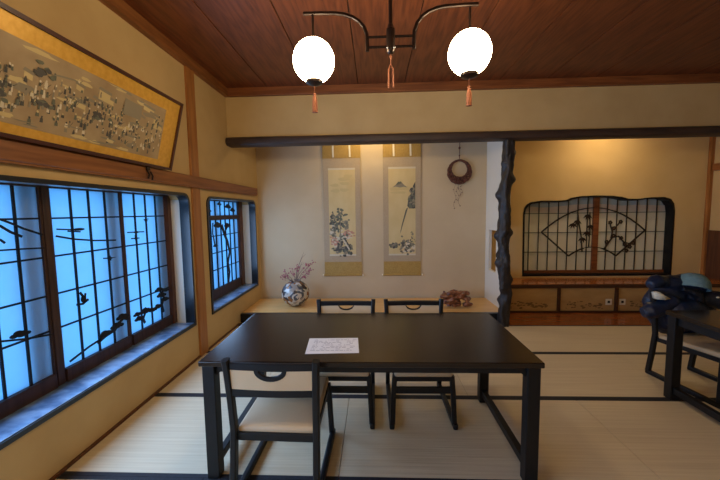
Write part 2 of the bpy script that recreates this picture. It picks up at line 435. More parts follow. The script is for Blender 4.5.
# pines along the bottom
stroke(sl, [(1.5,.885),(1.75,.862),(1.93,.812),(2.09,.782)], .006); pine_clump(sl, 1.90,.852,.042); pine_clump(sl, 1.66,.885,.05); pine_clump(sl, 1.54,.905,.045)
stroke(sl, [(2.20,.545),(2.364,.585),(2.47,.60)], .007); stroke(sl, [(2.44,.585),(2.52,.61),(2.62,.625),(2.67,.665),(2.72,.69),(2.785,.66)], .014)
pine_clump(sl, 2.53,.622,.05); pine_clump(sl, 2.65,.645,.05); pine_clump(sl, 2.72,.70,.05)
stroke(sl, [(2.98,.56),(2.96,.61),(3.0,.66),(2.99,.70)], .012); pine_clump(sl, 2.92,.62,.045); pine_clump(sl, 3.01,.665,.055); pine_clump(sl, 2.90,.665,.038); pine_clump(sl, 3.11,.645,.04)
stroke(sl, [(3.26,.58),(3.24,.66),(3.28,.72),(3.25,.79)], .013); pine_clump(sl, 3.19,.655,.045); pine_clump(sl, 3.30,.70,.045); pine_clump(sl, 3.25,.755,.05); pine_clump(sl, 3.32,.79,.04); pine_clump(sl, 3.22,.815,.045)
sl.build('pine_silhouette', 'frame_black', w1)
os_ = MB()
for y in (-.5,.10,.74,1.36, 2.03, 2.715, 3.34): os_.box(-.31, -.28, y-.065, y+.065, .43, 1.77)
os_.build('outer_stile', 'alu', w1)

w2 = sill_and_frame('window_2', W2)
y0, y1 = 3.90, 5.28
fr = MB().box(PX-.02,PX+.03,3.862,5.28,zb,.545).box(PX-.02,PX+.035,3.862,5.28,1.475,1.535).box(PX-.02,PX+.03,3.862,5.28,1.73,1.76)
fr.build('sash', 'sash', w2)
MB().box(PX-.03, PX+.045, 5.26, 5.385, zb, 1.76, .004).build('jamb_post', 'brown_z', w2)
MB().box(PX-.03, PX+.03, 3.862, 3.92, zb, 1.76, .004).build('side_board', 'sash', w2)
MB().box(PX-.004, PX, 3.9, 5.28, .53, 1.49).build('pane', 'pane', w2)
MB().box(PX-.004, PX, 3.9, 5.28, 1.52, 1.74).build('pane', 'pane', w2)
lt = MB()
for i in range(1, 9):
    y = 3.92+1.34*i/9
    lt.box(PX+.001, PX+.018, y-.006, y+.006, .545, 1.475); lt.box(PX+.001, PX+.016, y-.006, y+.006, 1.535, 1.73)
for z in (.80, 1.03, 1.26): lt.box(PX+.001, PX+.014, 3.9, 5.28, z-.006, z+.006)
lt.build('lattice', 'frame_black', w2)
tr = MB()
for y, z, q in ((4.08,1.64,.06),(4.3,1.60,.05),(4.9,1.66,.065),(5.05,1.61,.055),(4.62,1.69,.04),(4.55,1.40,.08),(4.85,1.385,.07),(4.2,1.33,.05),(4.45,1.13,.04)):
    pine_clump(tr, y, z, q)
pts = [(4.78,.55),(4.84,.70),(4.80,.85),(4.88,1.0),(4.82,1.15),(4.72,1.28),(4.66,1.40)]
stroke(tr, pts, .028); stroke(tr, [(4.72,1.28),(4.85,1.38)], .014); stroke(tr, [(4.4,1.44),(4.38,1.3),(4.43,1.14)], .012); stroke(tr, [(4.12,1.46),(4.2,1.42),(4.15,1.3)], .010)
tr.build('pine_silhouette', 'frame_black', w2)
MB().box(-.335,-.305,4.5,4.6,.43,1.76).box(-.335,-.305,5.1,5.2,.43,1.76).build('outer_stile', 'alu', w2)

# ------------------------------------------------------------------ fan window of the right alcove
YS = YT+.125
def shrink(pts, t):
    cx, cz = 5.495, 1.1
    return [(x+(t if x < cx else -t)*min(1, abs(x-cx)/.4), z-(t if z > 1.45 else 0)) for x, z in pts]
w3 = struct(MB().holed(fan, [[(x, z if z > .5 else .50) for x, z in shrink(fan, .026)]], (0,YT-.008,0), (1,0,0), (0,0,1), -.16).build('window_3', 'frame_black'))
inn = [(x, z) for x, z in shrink(fan, .02)]
z1 = .57
lo = [(inn[0][0],.50)]+[(4.35,1.58),(4.5,1.60),(4.7,1.585),(4.95,1.60),(5.2,1.625),(5.44,1.635),(5.7,1.625),(5.95,1.60),(6.2,1.61),(6.45,1.60),(6.645,1.59)]+[(inn[-1][0],.50)]
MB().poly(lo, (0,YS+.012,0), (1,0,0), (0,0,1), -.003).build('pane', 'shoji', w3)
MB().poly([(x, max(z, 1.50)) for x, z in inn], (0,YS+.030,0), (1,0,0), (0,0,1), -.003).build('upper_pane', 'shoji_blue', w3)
def ztop(x):
    for (xa, za), (xb, zb_) in zip(inn[1:], inn[2:-1]):
        if xa <= x <= xb: return za+(zb_-za)*(x-xa)/(xb-xa+1e-9)
    return 1.5
lt = MB(); x = 4.34+.135
while x < 6.62:
    if abs(x-5.54) > .05: lt.box(x-.0045, x+.0045, YS-.008, YS+.010, .54, ztop(x))
    x += .1555
for z in (.85, 1.172, 1.487): lt.box(4.335, 6.655, YS-.006, YS+.010, z-.0045, z+.0045)
lt.build('lattice', 'lattice_brown', w3)
MB().box(4.33, 6.66, YS-.02, YS+.02, .49, .545, .003).build('bottom_rail', 'trim_x', w3)
MB().box(5.495, 5.58, YS-.025, YS+.02, .50, 1.75, .003).build('meeting_stile', 'trim_x', w3)
ol = MB()
arc = lambda p, q, h, n=14: [(p[0]+(q[0]-p[0])*i/n, p[1]+(q[1]-p[1])*i/n+h*4*(i/n)*(1-i/n)) for i in range(n+1)]
A, B_, C_, D_ = (4.612,1.19), (6.22,1.20), (5.05,.80), (5.79,.795)
KF = 1.0225      # the cut-outs were measured on the wall face; the sash stands behind it
def fx(x): return CX+(x-CX)*KF
def fz(z): return CZ+(z-CZ)*KF
def st3(mb, pts, r): mb.bar([(fx(p), YS-.014, fz(q)) for p, q in pts], .012, r*2, up=(1,0,0))
for pts in (arc(A,B_,.375), arc(C_,D_,.145), [A,C_], [D_,B_]): st3(ol, pts, .011)
ol.build('fan_outline', 'lattice_brown', w3)
bp = MB()
st3(bp, [(5.26,.87),(5.24,1.1),(5.20,1.3),(5.17,1.5)], .009); st3(bp, [(5.36,.93),(5.37,1.2),(5.36,1.5)], .006)
def leaf(cx, cz, a, l=.10):
    c, s_ = math.cos(a), math.sin(a); w = .016
    cx, cz = fx(cx), fz(cz)
    bp.poly([(cx+c*t*l - s_*k*w, cz+s_*t*l + c*k*w) for t, k in ((0,0),(.4,1),(1,0),(.4,-1))], (0,YS-.016,0), (1,0,0), (0,0,1), -.006)
for cx, cz in ((5.17,1.38),(5.33,1.47),(5.33,1.20),(5.10,1.33),(5.26,1.10),(5.38,1.30)):
    for a in (-2.4,-1.9,-1.3,-.8): leaf(cx, cz, a)
def blos(cx, cz, r=.026):
    cx, cz = fx(cx), fz(cz)
    for k in range(5):
        bp.poly(ell(cx+r*.8*math.cos(k*1.257), cz+r*.8*math.sin(k*1.257), r*.62, r*.62, 8), (0,YS-.016-.0003*k,0), (1,0,0), (0,0,1), -.006)
st3(bp, [(5.60,.90),(5.66,1.0),(5.72,1.09),(5.82,1.11),(5.90,1.02),(5.95,.93)], .012); st3(bp, [(5.70,1.08),(5.72,1.18),(5.68,1.30)], .008); st3(bp, [(5.72,1.20),(5.82,1.32)], .008); st3(bp, [(5.9,1.02),(6.02,.98)], .008)
for q in ((5.68,1.33),(5.84,1.34),(5.74,1.24),(5.92,.98),(6.0,.94),(5.95,.88),(6.05,1.0),(5.64,1.02),(5.86,1.08),(5.74,1.12)): blos(*q)
bp.build('bamboo_and_plum_cutout', 'lattice_brown', w3)

# low built-in cabinet under the fan window
cb = empty('low_cabinet', (5.48, 5.12, 0))
tag(cb, 'low built-in cabinet with gold sliding doors and a polished shelf under the fan-shaped lattice', 'cabinet')
cx, cy = 5.48, 5.12
def cbox(name, m, x0, x1, y0, y1, z0, z1, bev=0, parent=cb): return MB().box(x0-cx,x1-cx,y0-cy,y1-cy,z0,z1,bev).build(name, m, parent)
cbox('shelf_top', 'shelf', 3.835, XR-.005, 5.08, YT-.004, .392, .445, .004)
cbox('shelf_edge', 'shelf_dark', 3.83, XR-.005, 5.066, 5.08, .385, .44, .003)
cbox('bottom_rail', 'shelf_dark', 3.83, XR-.005, 5.09, 5.16, .007, .03, .002)
dx = [3.84, 4.672, 5.508, 6.34, XR-.01]
for x in dx[1:4]: cbox('divider', 'shelf_dark', x-.018, x+.018, 5.075, 5.16, .03, .385)
for i in range(4):
    d = cbox('sliding_door', 'door_gold', dx[i]+.012, dx[i+1]-.012, 5.112, 5.135, .03, .385)
    ink = MB(); rnd = random.Random(i+3)
    for q in range(46):
        t = rnd.random(); px = dx[i]+.12+.55*t; 
        if i in (1,2) and (px > 5.32 and px < 5.72): continue
        hgt = (.05+.07*(1-abs(t-.3))) * rnd.random()**.7
        py = .06 + hgt
        r = .006+.012*rnd.random()
        ink.poly(ell(px-cx, py, r*1.6, r*.8, 7), (0,5.1115-cy-.0002*(q%4),0), (1,0,0), (0,0,1), .0006)
    ink.build('ink_drawing', 'door_ink', d)
    if i in (1,2):
        hx = 5.41 if i == 1 else 5.608
        k = MB().box(hx-.045-cx, hx+.045-cx, 5.108-cy, 5.112-cy, .12, .21).build('pull_plate', 'ivory', d)
        k['label'] = 'pale square pull plate'
        q = MB().box(hx-.018-cx, hx+.018-cx, 5.104-cy, 5.108-cy, .147, .183, .002).build('door_pull', 'frame_black', d)
# right side of that alcove
struct(box('trim_corner_post', 'trim_z', XR-.05, XR+.01, YT-.05, YT+.01, .445, ZC))
struct(box('trim_rail_right', 'trim_y', XR-.045, XR+.01, 4.62, 5.5, 2.11, 2.215, .005))
struct(box('trim_wainscot', 'brown_z', XR-.02, XR+.01, 4.62, 5.52, .445, 1.195))

# gnarled log pillar
pl = MB(); rings = []; nz = 150; na = 28
knots = [(.35,2.6,.045),(.52,3.9,.05),(.62,.2,.04),(.86,3.3,.05),(.95,2.2,.04),(1.22,3.1,.055),(1.25,0.1,.05),(1.28,4.7,.05),(1.55,.3,.03),(1.75,3.0,.05),(1.95,.2,.07),(1.92,1.,.05),(2.15,3.4,.03),(2.3,.4,.04),(.15,.4,.04)]
for i in range(nz+1):
    z = 2.48*i/nz
    ox = .022*math.sin(z*3.1+.4)+.02*noise.noise(Vector((z*1.7,3,1))); oy = .02*noise.noise(Vector((z*1.9,7,5)))
    ring = []
    for k in range(na):
        a = 2*PI*k/na
        r = .072 + .022*noise.noise(Vector((math.cos(a)*1.3, math.sin(a)*1.3, z*3.2))) + .016*noise.noise(Vector((math.cos(a)*2.4, math.sin(a)*2.4, z*8))) + .007*noise.noise(Vector((math.cos(a)*6, math.sin(a)*6, z*20)))
        for kz, ka, kh in knots:
            da = (a-ka+PI) % (2*PI) - PI
            r += kh*math.exp(-((z-kz)/(.04+.35*kh))**2 - (da/.5)**2)
        ring.append(pl.bm.verts.new((ox+r*math.cos(a), oy+r*math.sin(a), z)))
    rings.append(ring)
pl._skin(rings, True)
po = pl.build('log_pillar', 'pillar', smooth=True, ang=80, loc=(3.652,4.55,0))
tag(po, 'gnarled dark knotted log pillar between the two alcoves', 'pillar')

# ------------------------------------------------------------------ tables
def table(loc):
    t = empty('dining_table', loc); hx, hy = .968, .461
    MB().box(-hx,hx,-hy,hy,.690,.7222,.006,3).build('table_top', 'tabletop', t)
    ap = MB()
    for s in (-1,1):
        ap.box(-hx+.09,hx-.09,s*(hy-.06)-.012,s*(hy-.06)+.012,.64,.69)
        ap.box(s*(hx-.05)-.012,s*(hx-.05)+.012,-hy+.08,hy-.08,.62,.69)
    ap.build('apron', 'frame_black', t)
    for sx in (-1,1):
        for sy in (-1,1):
            xo, yo = sx*(hx-.014), sy*(hy-.012)
            lg = MB().box(min(xo,xo-sx*.072),max(xo,xo-sx*.072),min(yo,yo-sy*.07),max(yo,yo-sy*.07),0,.69,.005)
            lo_ = lg.build('leg', 'frame_black', t)
            br = MB(); xi = xo-sx*.072
            br.bar([(xi+sx*.004, yo-sy*.03, .64), (xi-sx*.05, yo-sy*.03, .688)], .03, .018, up=(0,1,0))
            br.build('corner_brace', 'frame_black', t)
        xs_ = sx*(hx-.05)
        MB().box(xs_-.02,xs_+.02,-hy+.06,hy-.06,.055,.105,.004).build('stretcher', 'frame_black', t)
    return t
t1 = table((1.882,2.283,0))
tag(t1, 'long black dining table with a printed sheet lying on its top', 'table', 'black dining tables')
t2 = dup(t1, (5.262,2.349,0))
tag(t2, 'black dining table beside the chair that carries the navy jacket', 'table', 'black dining tables')

sh = MB().poly([(1.488,2.175),(1.508,1.929),(1.828,1.946),(1.81,2.185)], (-1.66,-2.06,0), (1,0,0), (0,1,0), .0015).build('printed_sheet', 'paper', loc=(1.66,2.06,.7226))
tag(sh, 'white printed sheet of paper lying on the black table', 'paper')
pr_ = MB(); rnd = random.Random(5)
for r in range(9):
    y = .088-.021*r; x = -.13
    while x < .125:
        w = rnd.uniform(.006,.03)
        if rnd.random() < .8: pr_.box(x, x+w, y-.0035+.03*x, y+.0035+.03*x, .0015, .0018)
        x += w+.006
pr_.build('printed_lines', 'sheet_print', sh)

# ------------------------------------------------------------------ chairs (sitter faces +y)
def chair(loc, rz):
    c = empty('dining_chair', loc, rz)
    st = MB(); bm_ = st
    st.box(-.215,.215,-.26,.272,.385,.43,.018,3)
    for v in st.bm.verts:
        if v.co.y > 0: v.co.x *= .96
        v.co.z += .05*(v.co.y-.25) - .004
        if v.co.z > .42: v.co.z += .006*(1-(v.co.x/.22)**2)
    st.build('seat', 'cream', c, smooth=True)
    fr = MB().box(-.205,.205,.235,.262,.348,.388,.004).box(-.213,.213,-.275,-.248,.328,.372,.004)
    for s in (-1,1): fr.bar([(s*.212,-.26,.352),(s*.2,.25,.368)], .022, .036)
    fr.build('seat_frame', 'frame_black', c)
    for s in (-1,1):
        MB().bar([(s*.228,-.318,.03),(s*.226,-.292,.22),(s*.226,-.272,.40),(s*.230,-.287,.58),(s*.236,-.302,.74),(s*.240,-.309,.798)], .035, .042, up=(0,1,0), bev=.006).build('rear_leg', 'frame_black', c)
        MB().bar([(s*.221,.255,.03),(s*.212,.250,.25),(s*.203,.245,.385)], .034, .038, up=(0,1,0), bev=.006).build('front_leg', 'frame_black', c)
        MB().box(s*.226-.018,s*.226+.018,-.338,.288,0,.042,.010).build('floor_runner', 'frame_black', c)
    MB().box(-.212,.212,.238,.258,.255,.303,.004).build('stretcher', 'frame_black', c)
    def bow(x): return -.012*(1-(x/.235)**2)
    xs = [-.225+.45*i/10 for i in range(11)]
    MB().bar([(x,-.301+bow(x),.763) for x in xs], .024, .040, bev=.004).build('top_rail', 'frame_black', c)
    MB().bar([(x,-.292+bow(x),.618) for x in xs], .022, .044, bev=.004).build('lower_rail', 'frame_black', c)
    # upholstered panel with a grip notch at its top
    bk = MB(); n_ = 24; rows_ = []
    for k in range(n_+1):
        x = -.218+.436*k/n_
        zt_ = .745 - (.046*math.sqrt(max(0,1-(x/.072)**2)) if abs(x) < .072 else 0)
        rows_.append([bk.bm.verts.new((x, y+bow(x), z)) for y, z in ((-.286,.63),(-.294,zt_),(-.310,zt_),(-.302,.63))])
    bk._skin(rows_, True)
    b = bk.build('backrest', 'cream', c, smooth=True, ang=35)
    gp = MB(); pts = [(.076*math.cos(PI+PI*k/14), -.303+bow(0), .748+.050*math.sin(PI+PI*k/14)) for k in range(15)]
    gp.bar(pts, .026, .014, up=(0,1,0), bev=.003)
    gp.build('grip', 'frame_black', c)
    return c
G = 'black framed dining chairs'
c1 = chair((1.388,1.985,0), math.radians(-1.5))
tag(c1, 'black framed cream chair on the near side of the table, its back to the viewer', 'chair', G)
c2 = dup(c1, (1.672,2.592,0), PI)
tag(c2, 'black framed cream chair on the far side of the table, nearest the round vase', 'chair', G)
c3 = dup(c1, (2.262,2.594,0), PI+.01)
tag(c3, 'black framed cream chair on the far side of the table, nearest the burl ornament', 'chair', G)
c4 = dup(c1, (4.765,2.91,0), PI-math.radians(-9))
tag(c4, 'black framed chair with a navy jacket hung over its back', 'chair', G)

# ------------------------------------------------------------------ jacket and cap on the right-hand chair
def blob(name, m, prims, loc, parent=None, vox=.012, disp=.014, dsc=9.):
    mb = MB()
    for p in prims:
        if p[0] == 'b': mb.ball(p[1], p[2], 3, p[3])
        else: mb.tube(p[1], p[2], 12)
    me = bpy.data.meshes.new('tmp'); bmesh.ops.recalc_face_normals(mb.bm, faces=mb.bm.faces[:]); mb.bm.to_mesh(me); mb.bm.free()
    t = bpy.data.objects.new('tmp', me); COL.objects.link(t)
    r = t.modifiers.new('r', 'REMESH'); r.mode = 'VOXEL'; r.voxel_size = vox
    sm = t.modifiers.new('s', 'SMOOTH'); sm.iterations = 6; sm.factor = .5
    dg = bpy.context.evaluated_depsgraph_get()
    ev = bpy.data.meshes.new_from_object(t.evaluated_get(dg))
    bpy.data.objects.remove(t); bpy.data.meshes.remove(me)
    for v in ev.vertices:
        q = Vector(v.co)*dsc
        v.co += v.normal*disp*(noise.noise(q) + .8*abs(noise.noise(q*2.1)) - .5*abs(noise.noise(q*.9+Vector((5,1,2)))))
    ev.materials.clear(); ev.materials.append(M[m])
    ev.polygons.foreach_set('use_smooth', [True]*len(ev.polygons)); ev.name = name
    o = bpy.data.objects.new(name, ev); COL.objects.link(o); o.location = loc
    if parent: o.parent = parent; o.location = (0,0,0)
    return o
JL = (4.77, 3.22, .42)
jk = empty('jacket', JL)
tag(jk, 'navy padded jacket hung over the back of a black chair', 'jacket')
# local: x across, y away from camera, z up from the seat
blob('body', 'navy', [('b',(-.10,.02,.24),.20,(1.05,.55,1.15)),('b',(.12,.02,.24),.20,(1.05,.55,1.1)),('b',(0,.02,.10),.22,(1.1,.5,.8)),('b',(-.02,-.10,.16),.16,(1.2,.6,.9)),
     ('b',(-.10,.01,.44),.10,(1.6,.9,.7)),('b',(.06,.01,.42),.12,(1.4,.9,.8))], JL, jk)
blob('sleeve', 'navy', [('t',[(-.16,-.02,.45),(-.25,-.03,.46),(-.33,-.05,.43)],[.06,.062,.04]),('t',[(-.12,-.05,.30),(-.24,-.07,.22),(-.34,-.08,.20),(-.40,-.08,.18)],[.08,.075,.07,.05])], JL, jk)
s2 = blob('sleeve', 'navy_dark', [('t',[(.14,-.03,.30),(.26,-.08,.30),(.40,-.14,.25),(.55,-.18,.22)],[.075,.08,.085,.075])], JL, jk)
s2['label'] = 'dark sleeve hanging over the table'
hood = blob('collar', 'navy_dark', [('t',[(-.06,-.07,.40),(.06,-.10,.36),(.10,-.09,.24),(.02,-.12,.12)],[.03,.035,.03,.025])], JL, jk)
ln = MB().poly([(-.335,.375),(-.30,.385),(-.24,.345),(-.20,.322),(-.25,.312),(-.32,.318)], (0,-.085,0), (1,0,0), (0,0,1), .05).build('lining', 'lining', jk, smooth=True, ang=180)
ln['label'] = 'pale lining showing between the folds'
MB().ball((.20,-.135,.335), .012, 2, (1.3,.5,.7)).build('zip_pull', 'ivory', jk, smooth=True, ang=180)
cp = MB()
prof = [(.004,.0)]
for k in range(1,9): prof.append((.108*math.sin(PI/2*k/8)**.8, -.10+.10*math.cos(PI/2*k/8)))
prof += [(.112,-.125),(.104,-.128),(.10,-.10),(.02,-.02)]
cp.lathe(prof, n=36)
cpo = cp.build('cap', 'cap', smooth=True, ang=50, loc=(4.86,3.20,.95))
cpo.scale = (1.12,1.12,1.12); cpo.rotation_euler = (math.radians(-14), math.radians(16), 0)
tag(cpo, 'pale blue-green knitted cap lying on the navy jacket', 'cap')

# ------------------------------------------------------------------ hanging scrolls
def scroll(x0, x1, name_label, paint):
    xc = (x0+x1)/2; w = (x1-x0)/2; y = YT-.012
    s = empty('hanging_scroll', (xc, y, .50)); tag(s, name_label, 'scroll', 'hanging scrolls in the alcove')
    z0 = .50
    def sheet(name, m, a0, a1, b0, b1, off, th=.002): return MB().box(a0,a1,-off-th,-off,b0-z0,b1-z0).build(name, m, s)
    sheet('silk_mount', 'mauve', -w, w, .72, 2.44, .002)
    sheet('top_band', 'olive', -w, w, 2.425, 3.0, .003, .003)
    sheet('bottom_band', 'olive', -w, w, .52, .735, .003, .003)
    for xx in (-.14,.13):
        f = MB().bar([(xx,-.008,3.0-z0),(xx+.004,-.010,2.7-z0),(xx+.010,-.012,2.44-z0)], .028, .003, up=(0,1,0)); f.build('hanging_strip', 'ivory', s)
    r = MB().tube([(-w-.01,-.012,.512-z0),(w+.01,-.012,.512-z0)], .014, 12).build('roller', 'olive', s, smooth=True)
    for sx in (-1,1):
        MB().tube([(sx*(w+.008),-.012,.512-z0),(sx*(w+.02),-.012,.512-z0),(sx*(w+.032),-.012,.512-z0)], [.012,.020,.016], 12).build('roller_knob', 'ivory', r, smooth=True)
    p = sheet('painting', 'silk', -.218, .218, .855, 2.255, .0045)
    for b0, b1 in ((.835,.862),(2.24,2.27)): MB().box(-.22,.22,-.0072,-.005,b0-z0,b1-z0).build('paper_edge', 'ink_white', s)
    pm = MB(); paint(pm, z0); pm.build('brushwork', ['ink','ink_pale','ink_green','ink_mist','ink_pink','ink_white'], p)
    return s
LAY = [0]
def dab(mb, i, pts, z0):
    LAY[0] += 1; off = -.0068-.000012*LAY[0]
    mb.mi = i; mb.poly([(x, z-z0) for x, z in pts], (0,off,0), (1,0,0), (0,0,1))
def rell(rnd, cx, cz, rx, rz, n=9):
    return [(max(-.215,min(.215,cx+rx*(.7+.6*rnd.random())*math.cos(2*PI*k/n))), cz+rz*(.7+.6*rnd.random())*math.sin(2*PI*k/n)) for k in range(n)]
def paint_left(mb, z0):
    LAY[0] = 0; r = random.Random(2)
    for k in range(7): dab(mb, 3, rell(r, r.uniform(-.12,.12), r.uniform(1.9,2.15), .08, .03), z0)
    def bush(cx, cz, n, sx, sz, mats, s=.022):
        for k in range(n): dab(mb, r.choice(mats), rell(r, cx+r.gauss(0,sx), cz+r.gauss(0,sz), s*r.uniform(.5,1.4), s*r.uniform(.4,1.1)), z0)
    bush(-.02,1.50,26,.035,.06,[2,2,1]); bush(-.17,1.42,20,.02,.07,[2,1,0]); bush(-.10,1.33,46,.07,.06,[2,2,1,0]); bush(.05,1.32,22,.03,.06,[2,1])
    bush(.08,1.20,40,.05,.045,[4,4,5]); bush(-.12,1.20,26,.05,.05,[2,1,5]); bush(-.02,1.12,26,.05,.03,[2,5])
    bush(0,.96,70,.09,.045,[0,0,2,1],.026); bush(-.14,1.05,20,.03,.05,[5,4])
    dab(mb, 5, [(0,1.10),(.03,1.10),(.12,.94),(.10,.93)], z0); dab(mb, 0, [(.02,1.12),(.04,1.12),(.14,.97),(.125,.96)], z0)
    dab(mb, 1, [(-.05,1.0),(-.04,1.4),(-.028,1.4),(-.03,1.0)], z0)
def paint_right(mb, z0):
    LAY[0] = 0; r = random.Random(4)
    for k, (cx, cz, rx, rz) in enumerate(((-.12,1.92,.09,.03),(.02,1.94,.10,.03),(-.05,1.86,.15,.02))): dab(mb, 3, rell(r,cx,cz,rx,rz,12), z0)
    dab(mb, 3, [(-.19,1.90),(-.12,1.965),(-.06,2.04),(-.04,2.032),(-.02,2.045),(.04,1.98),(.13,1.90)], z0); dab(mb, 1, [(-.15,1.945),(-.09,1.995),(-.06,2.035),(-.04,2.03),(-.02,2.04),(.03,1.985),(.09,1.94),(.03,1.95),(-.03,1.94),(-.10,1.955)], z0)
    dab(mb, 2, [(-.10,1.985),(-.06,2.035),(-.04,2.03),(-.02,2.04),(.0,2.01),(-.04,1.995),(-.07,1.985)], z0)
    dab(mb, 0, [(.215,2.03),(.18,1.97),(.15,1.86),(.10,1.74),(.085,1.64),(.12,1.60),(.215,1.60)], z0)
    for k in range(34): dab(mb, r.choice([0,2,1]), rell(r, r.uniform(.11,.205), r.uniform(1.62,1.92), .022, .022), z0)
    dab(mb, 2, [(.07,1.60),(.10,1.62),(.02,1.36),(-.03,1.19),(-.025,1.25),(.02,1.42)], z0); dab(mb, 0, [(.06,1.58),(.075,1.58),(0,1.33),(-.028,1.20),(-.01,1.32)], z0)
    for k in range(30): dab(mb, r.choice([2,1,0]), rell(r, -.12+r.gauss(0,.045), 1.0+r.gauss(0,.02), .022, .016), z0)
    for k in range(16): dab(mb, 2, rell(r, .02+r.gauss(0,.02), 1.04+r.gauss(0,.03), .018, .018), z0)
    for k in range(70): dab(mb, r.choice([2,1,1,0,5]), rell(r, .10+r.gauss(0,.06), .94+r.gauss(0,.04)+.10*max(0,r.gauss(.3,.5)), .02, .018), z0)
    for k in range(26): dab(mb, r.choice([1,2,3]), rell(r, .17+r.gauss(0,.02), 1.10+r.gauss(0,.06), .018, .018), z0)
scroll(1.095, 1.712, 'left hanging scroll painted with pink flowers and dark foliage, nearer the window', paint_left)
scroll(2.075, 2.685, 'hanging scroll painted with a grey peak and a dark long-tailed bird', paint_right)

# ------------------------------------------------------------------ vase with dried branches
vz = empty('round_vase', (.70, 5.10, .127)); tag(vz, 'round mottled silver and brown vase on the alcove platform', 'vase')
prof = [(.06,.0),(.075,.004)]
for k in range(1,20):
    a = -1.25+2.42*k/19; prof.append((.212*math.cos(a), .195+.200*math.sin(a)))
prof += [(.085,.388),(.088,.394),(.080,.394),(.07,.37),(.05,.33)]
MB().lathe(prof, n=48).build('body', 'vase', vz, smooth=True, ang=70)
bq = empty('dried_branches', (.70,5.10,.45)); tag(bq, 'dried pink blossom branches standing in the round vase', 'branches')
stem = MB(); fl_ = MB(); rnd = random.Random(11)
tips = [(.14,.02,.50),(.12,-.02,.36),(.20,.01,.33),(.27,.0,.24),(-.05,.02,.23),(-.16,.0,.20),(-.22,.02,.14),(.03,.03,.28),(.30,.02,.36),(.22,-.03,.18)]
for i, t in enumerate(tips):
    m_ = (t[0]*.35+rnd.gauss(0,.01), t[1], t[2]*.5)
    pts = [(rnd.gauss(0,.012),0,-.1),(0,0,.0),m_,t]
    stem.tube(pts, [.006,.006,.005,.002], 6)
    if i < 2: stem.tube([pts[2],(t[0]*.8,t[1],t[2]*.8+.02),(t[0]+.03,t[1],t[2]*.95)], [.004,.003,.002], 5); continue
    for k in range(18):
        u = rnd.uniform(.35,1); c = [m_[j]+(t[j]-m_[j])*u+rnd.gauss(0,.020) for j in range(3)]
        fl_.ball(c, rnd.uniform(.006,.013), 1, (1,1,rnd.uniform(.6,1.2)))
so = stem.build('stem', 'branch', bq, smooth=True); fo = fl_.build('blossom', 'pink', bq); fo['label'] = 'small pink dried blossoms'

# carved burl
bu = MB(); rnd = random.Random(21)
prims = []
for k in range(26):
    a = rnd.uniform(-.19,.19); prims.append(('b',(a, rnd.uniform(-.06,.06), .06+rnd.uniform(-.03,.15)), rnd.uniform(.03,.055), (1.5,.9,.7)))
for k in range(9):
    a = rnd.uniform(-.16,.16); zz = rnd.uniform(.05,.2)
    prims.append(('t',[(a-.09,rnd.uniform(-.08,.0),zz),(a,-.07,zz+.02),(a+.09,rnd.uniform(-.08,0),zz+rnd.uniform(-.03,.05))],[.014,.026,.012]))
prims += [('t',[(-.2,0,.10),(-.235,-.02,.14),(-.19,-.02,.23)],[.02,.022,.018]),('t',[(-.12,0,.0),(-.11,0,.06)],[.03,.03]),('t',[(.12,0,.0),(.12,0,.06)],[.03,.03]),('t',[(-.05,-.03,.0),(-.05,-.03,.07)],[.03,.03]),('t',[(.04,.04,.0),(.04,.03,.07)],[.03,.03])]
bo = blob('burl_ornament', 'burl', prims, (3.15,5.02,.125), vox=.009, disp=.012, dsc=22.)
zmin = min(v.co.z for v in bo.data.vertices); bo.location.z -= zmin
tag(bo, 'knotted reddish brown burl ornament on the right end of the alcove platform', 'ornament')

# hanging crescent wreath
wr = empty('crescent_wreath', (3.285,5.50,2.18)); tag(wr, 'round brown wicker crescent wreath hanging on the alcove wall', 'wreath')
wm = MB(); rnd = random.Random(9)
for s_ in range(16):
    ph = rnd.uniform(0,6.28); pts = []
    for k in range(49):
        a = 2*PI*k/48; thick = .008+.058*(.5-.5*math.sin(a))
        cx_, cz_ = .165*math.cos(a), .168*math.sin(a)-.0
        o1 = thick*.8*math.sin(ph+a*3+s_); o2 = .024*math.cos(ph*1.7+a*5)
        rr = 1+o1/.165 - thick*.25/.165
        pts.append((cx_*rr, o2, cz_*rr))
    wm.tube(pts, .009, 6)
wm.build('ring', 'wicker', wr, smooth=True)
cd = MB().tube([(0,.02,.70),(0,.0,.40),(0,0,.19)], .006, 6).ball((0,.01,.36),.018,2,(1,1,1.3)).ball((0,.01,.24),.014,2).build('hanging_cord', 'wicker', wr, smooth=True)
dr = MB()
for i, (x0, l) in enumerate(((-.03,.26),(.03,.20),(-.07,.40),(0,.36))):
    pts = [(x0+.02*math.sin(i+k*1.3),-.0,-.19-l*k/8) for k in range(9)]
    dr.tube(pts, .0022, 5)
    for k in range(2,9,2): dr.ball(pts[k], .011, 1, (1.2,.6,.8))
dr.build('trailing_vine', 'branch', wr)

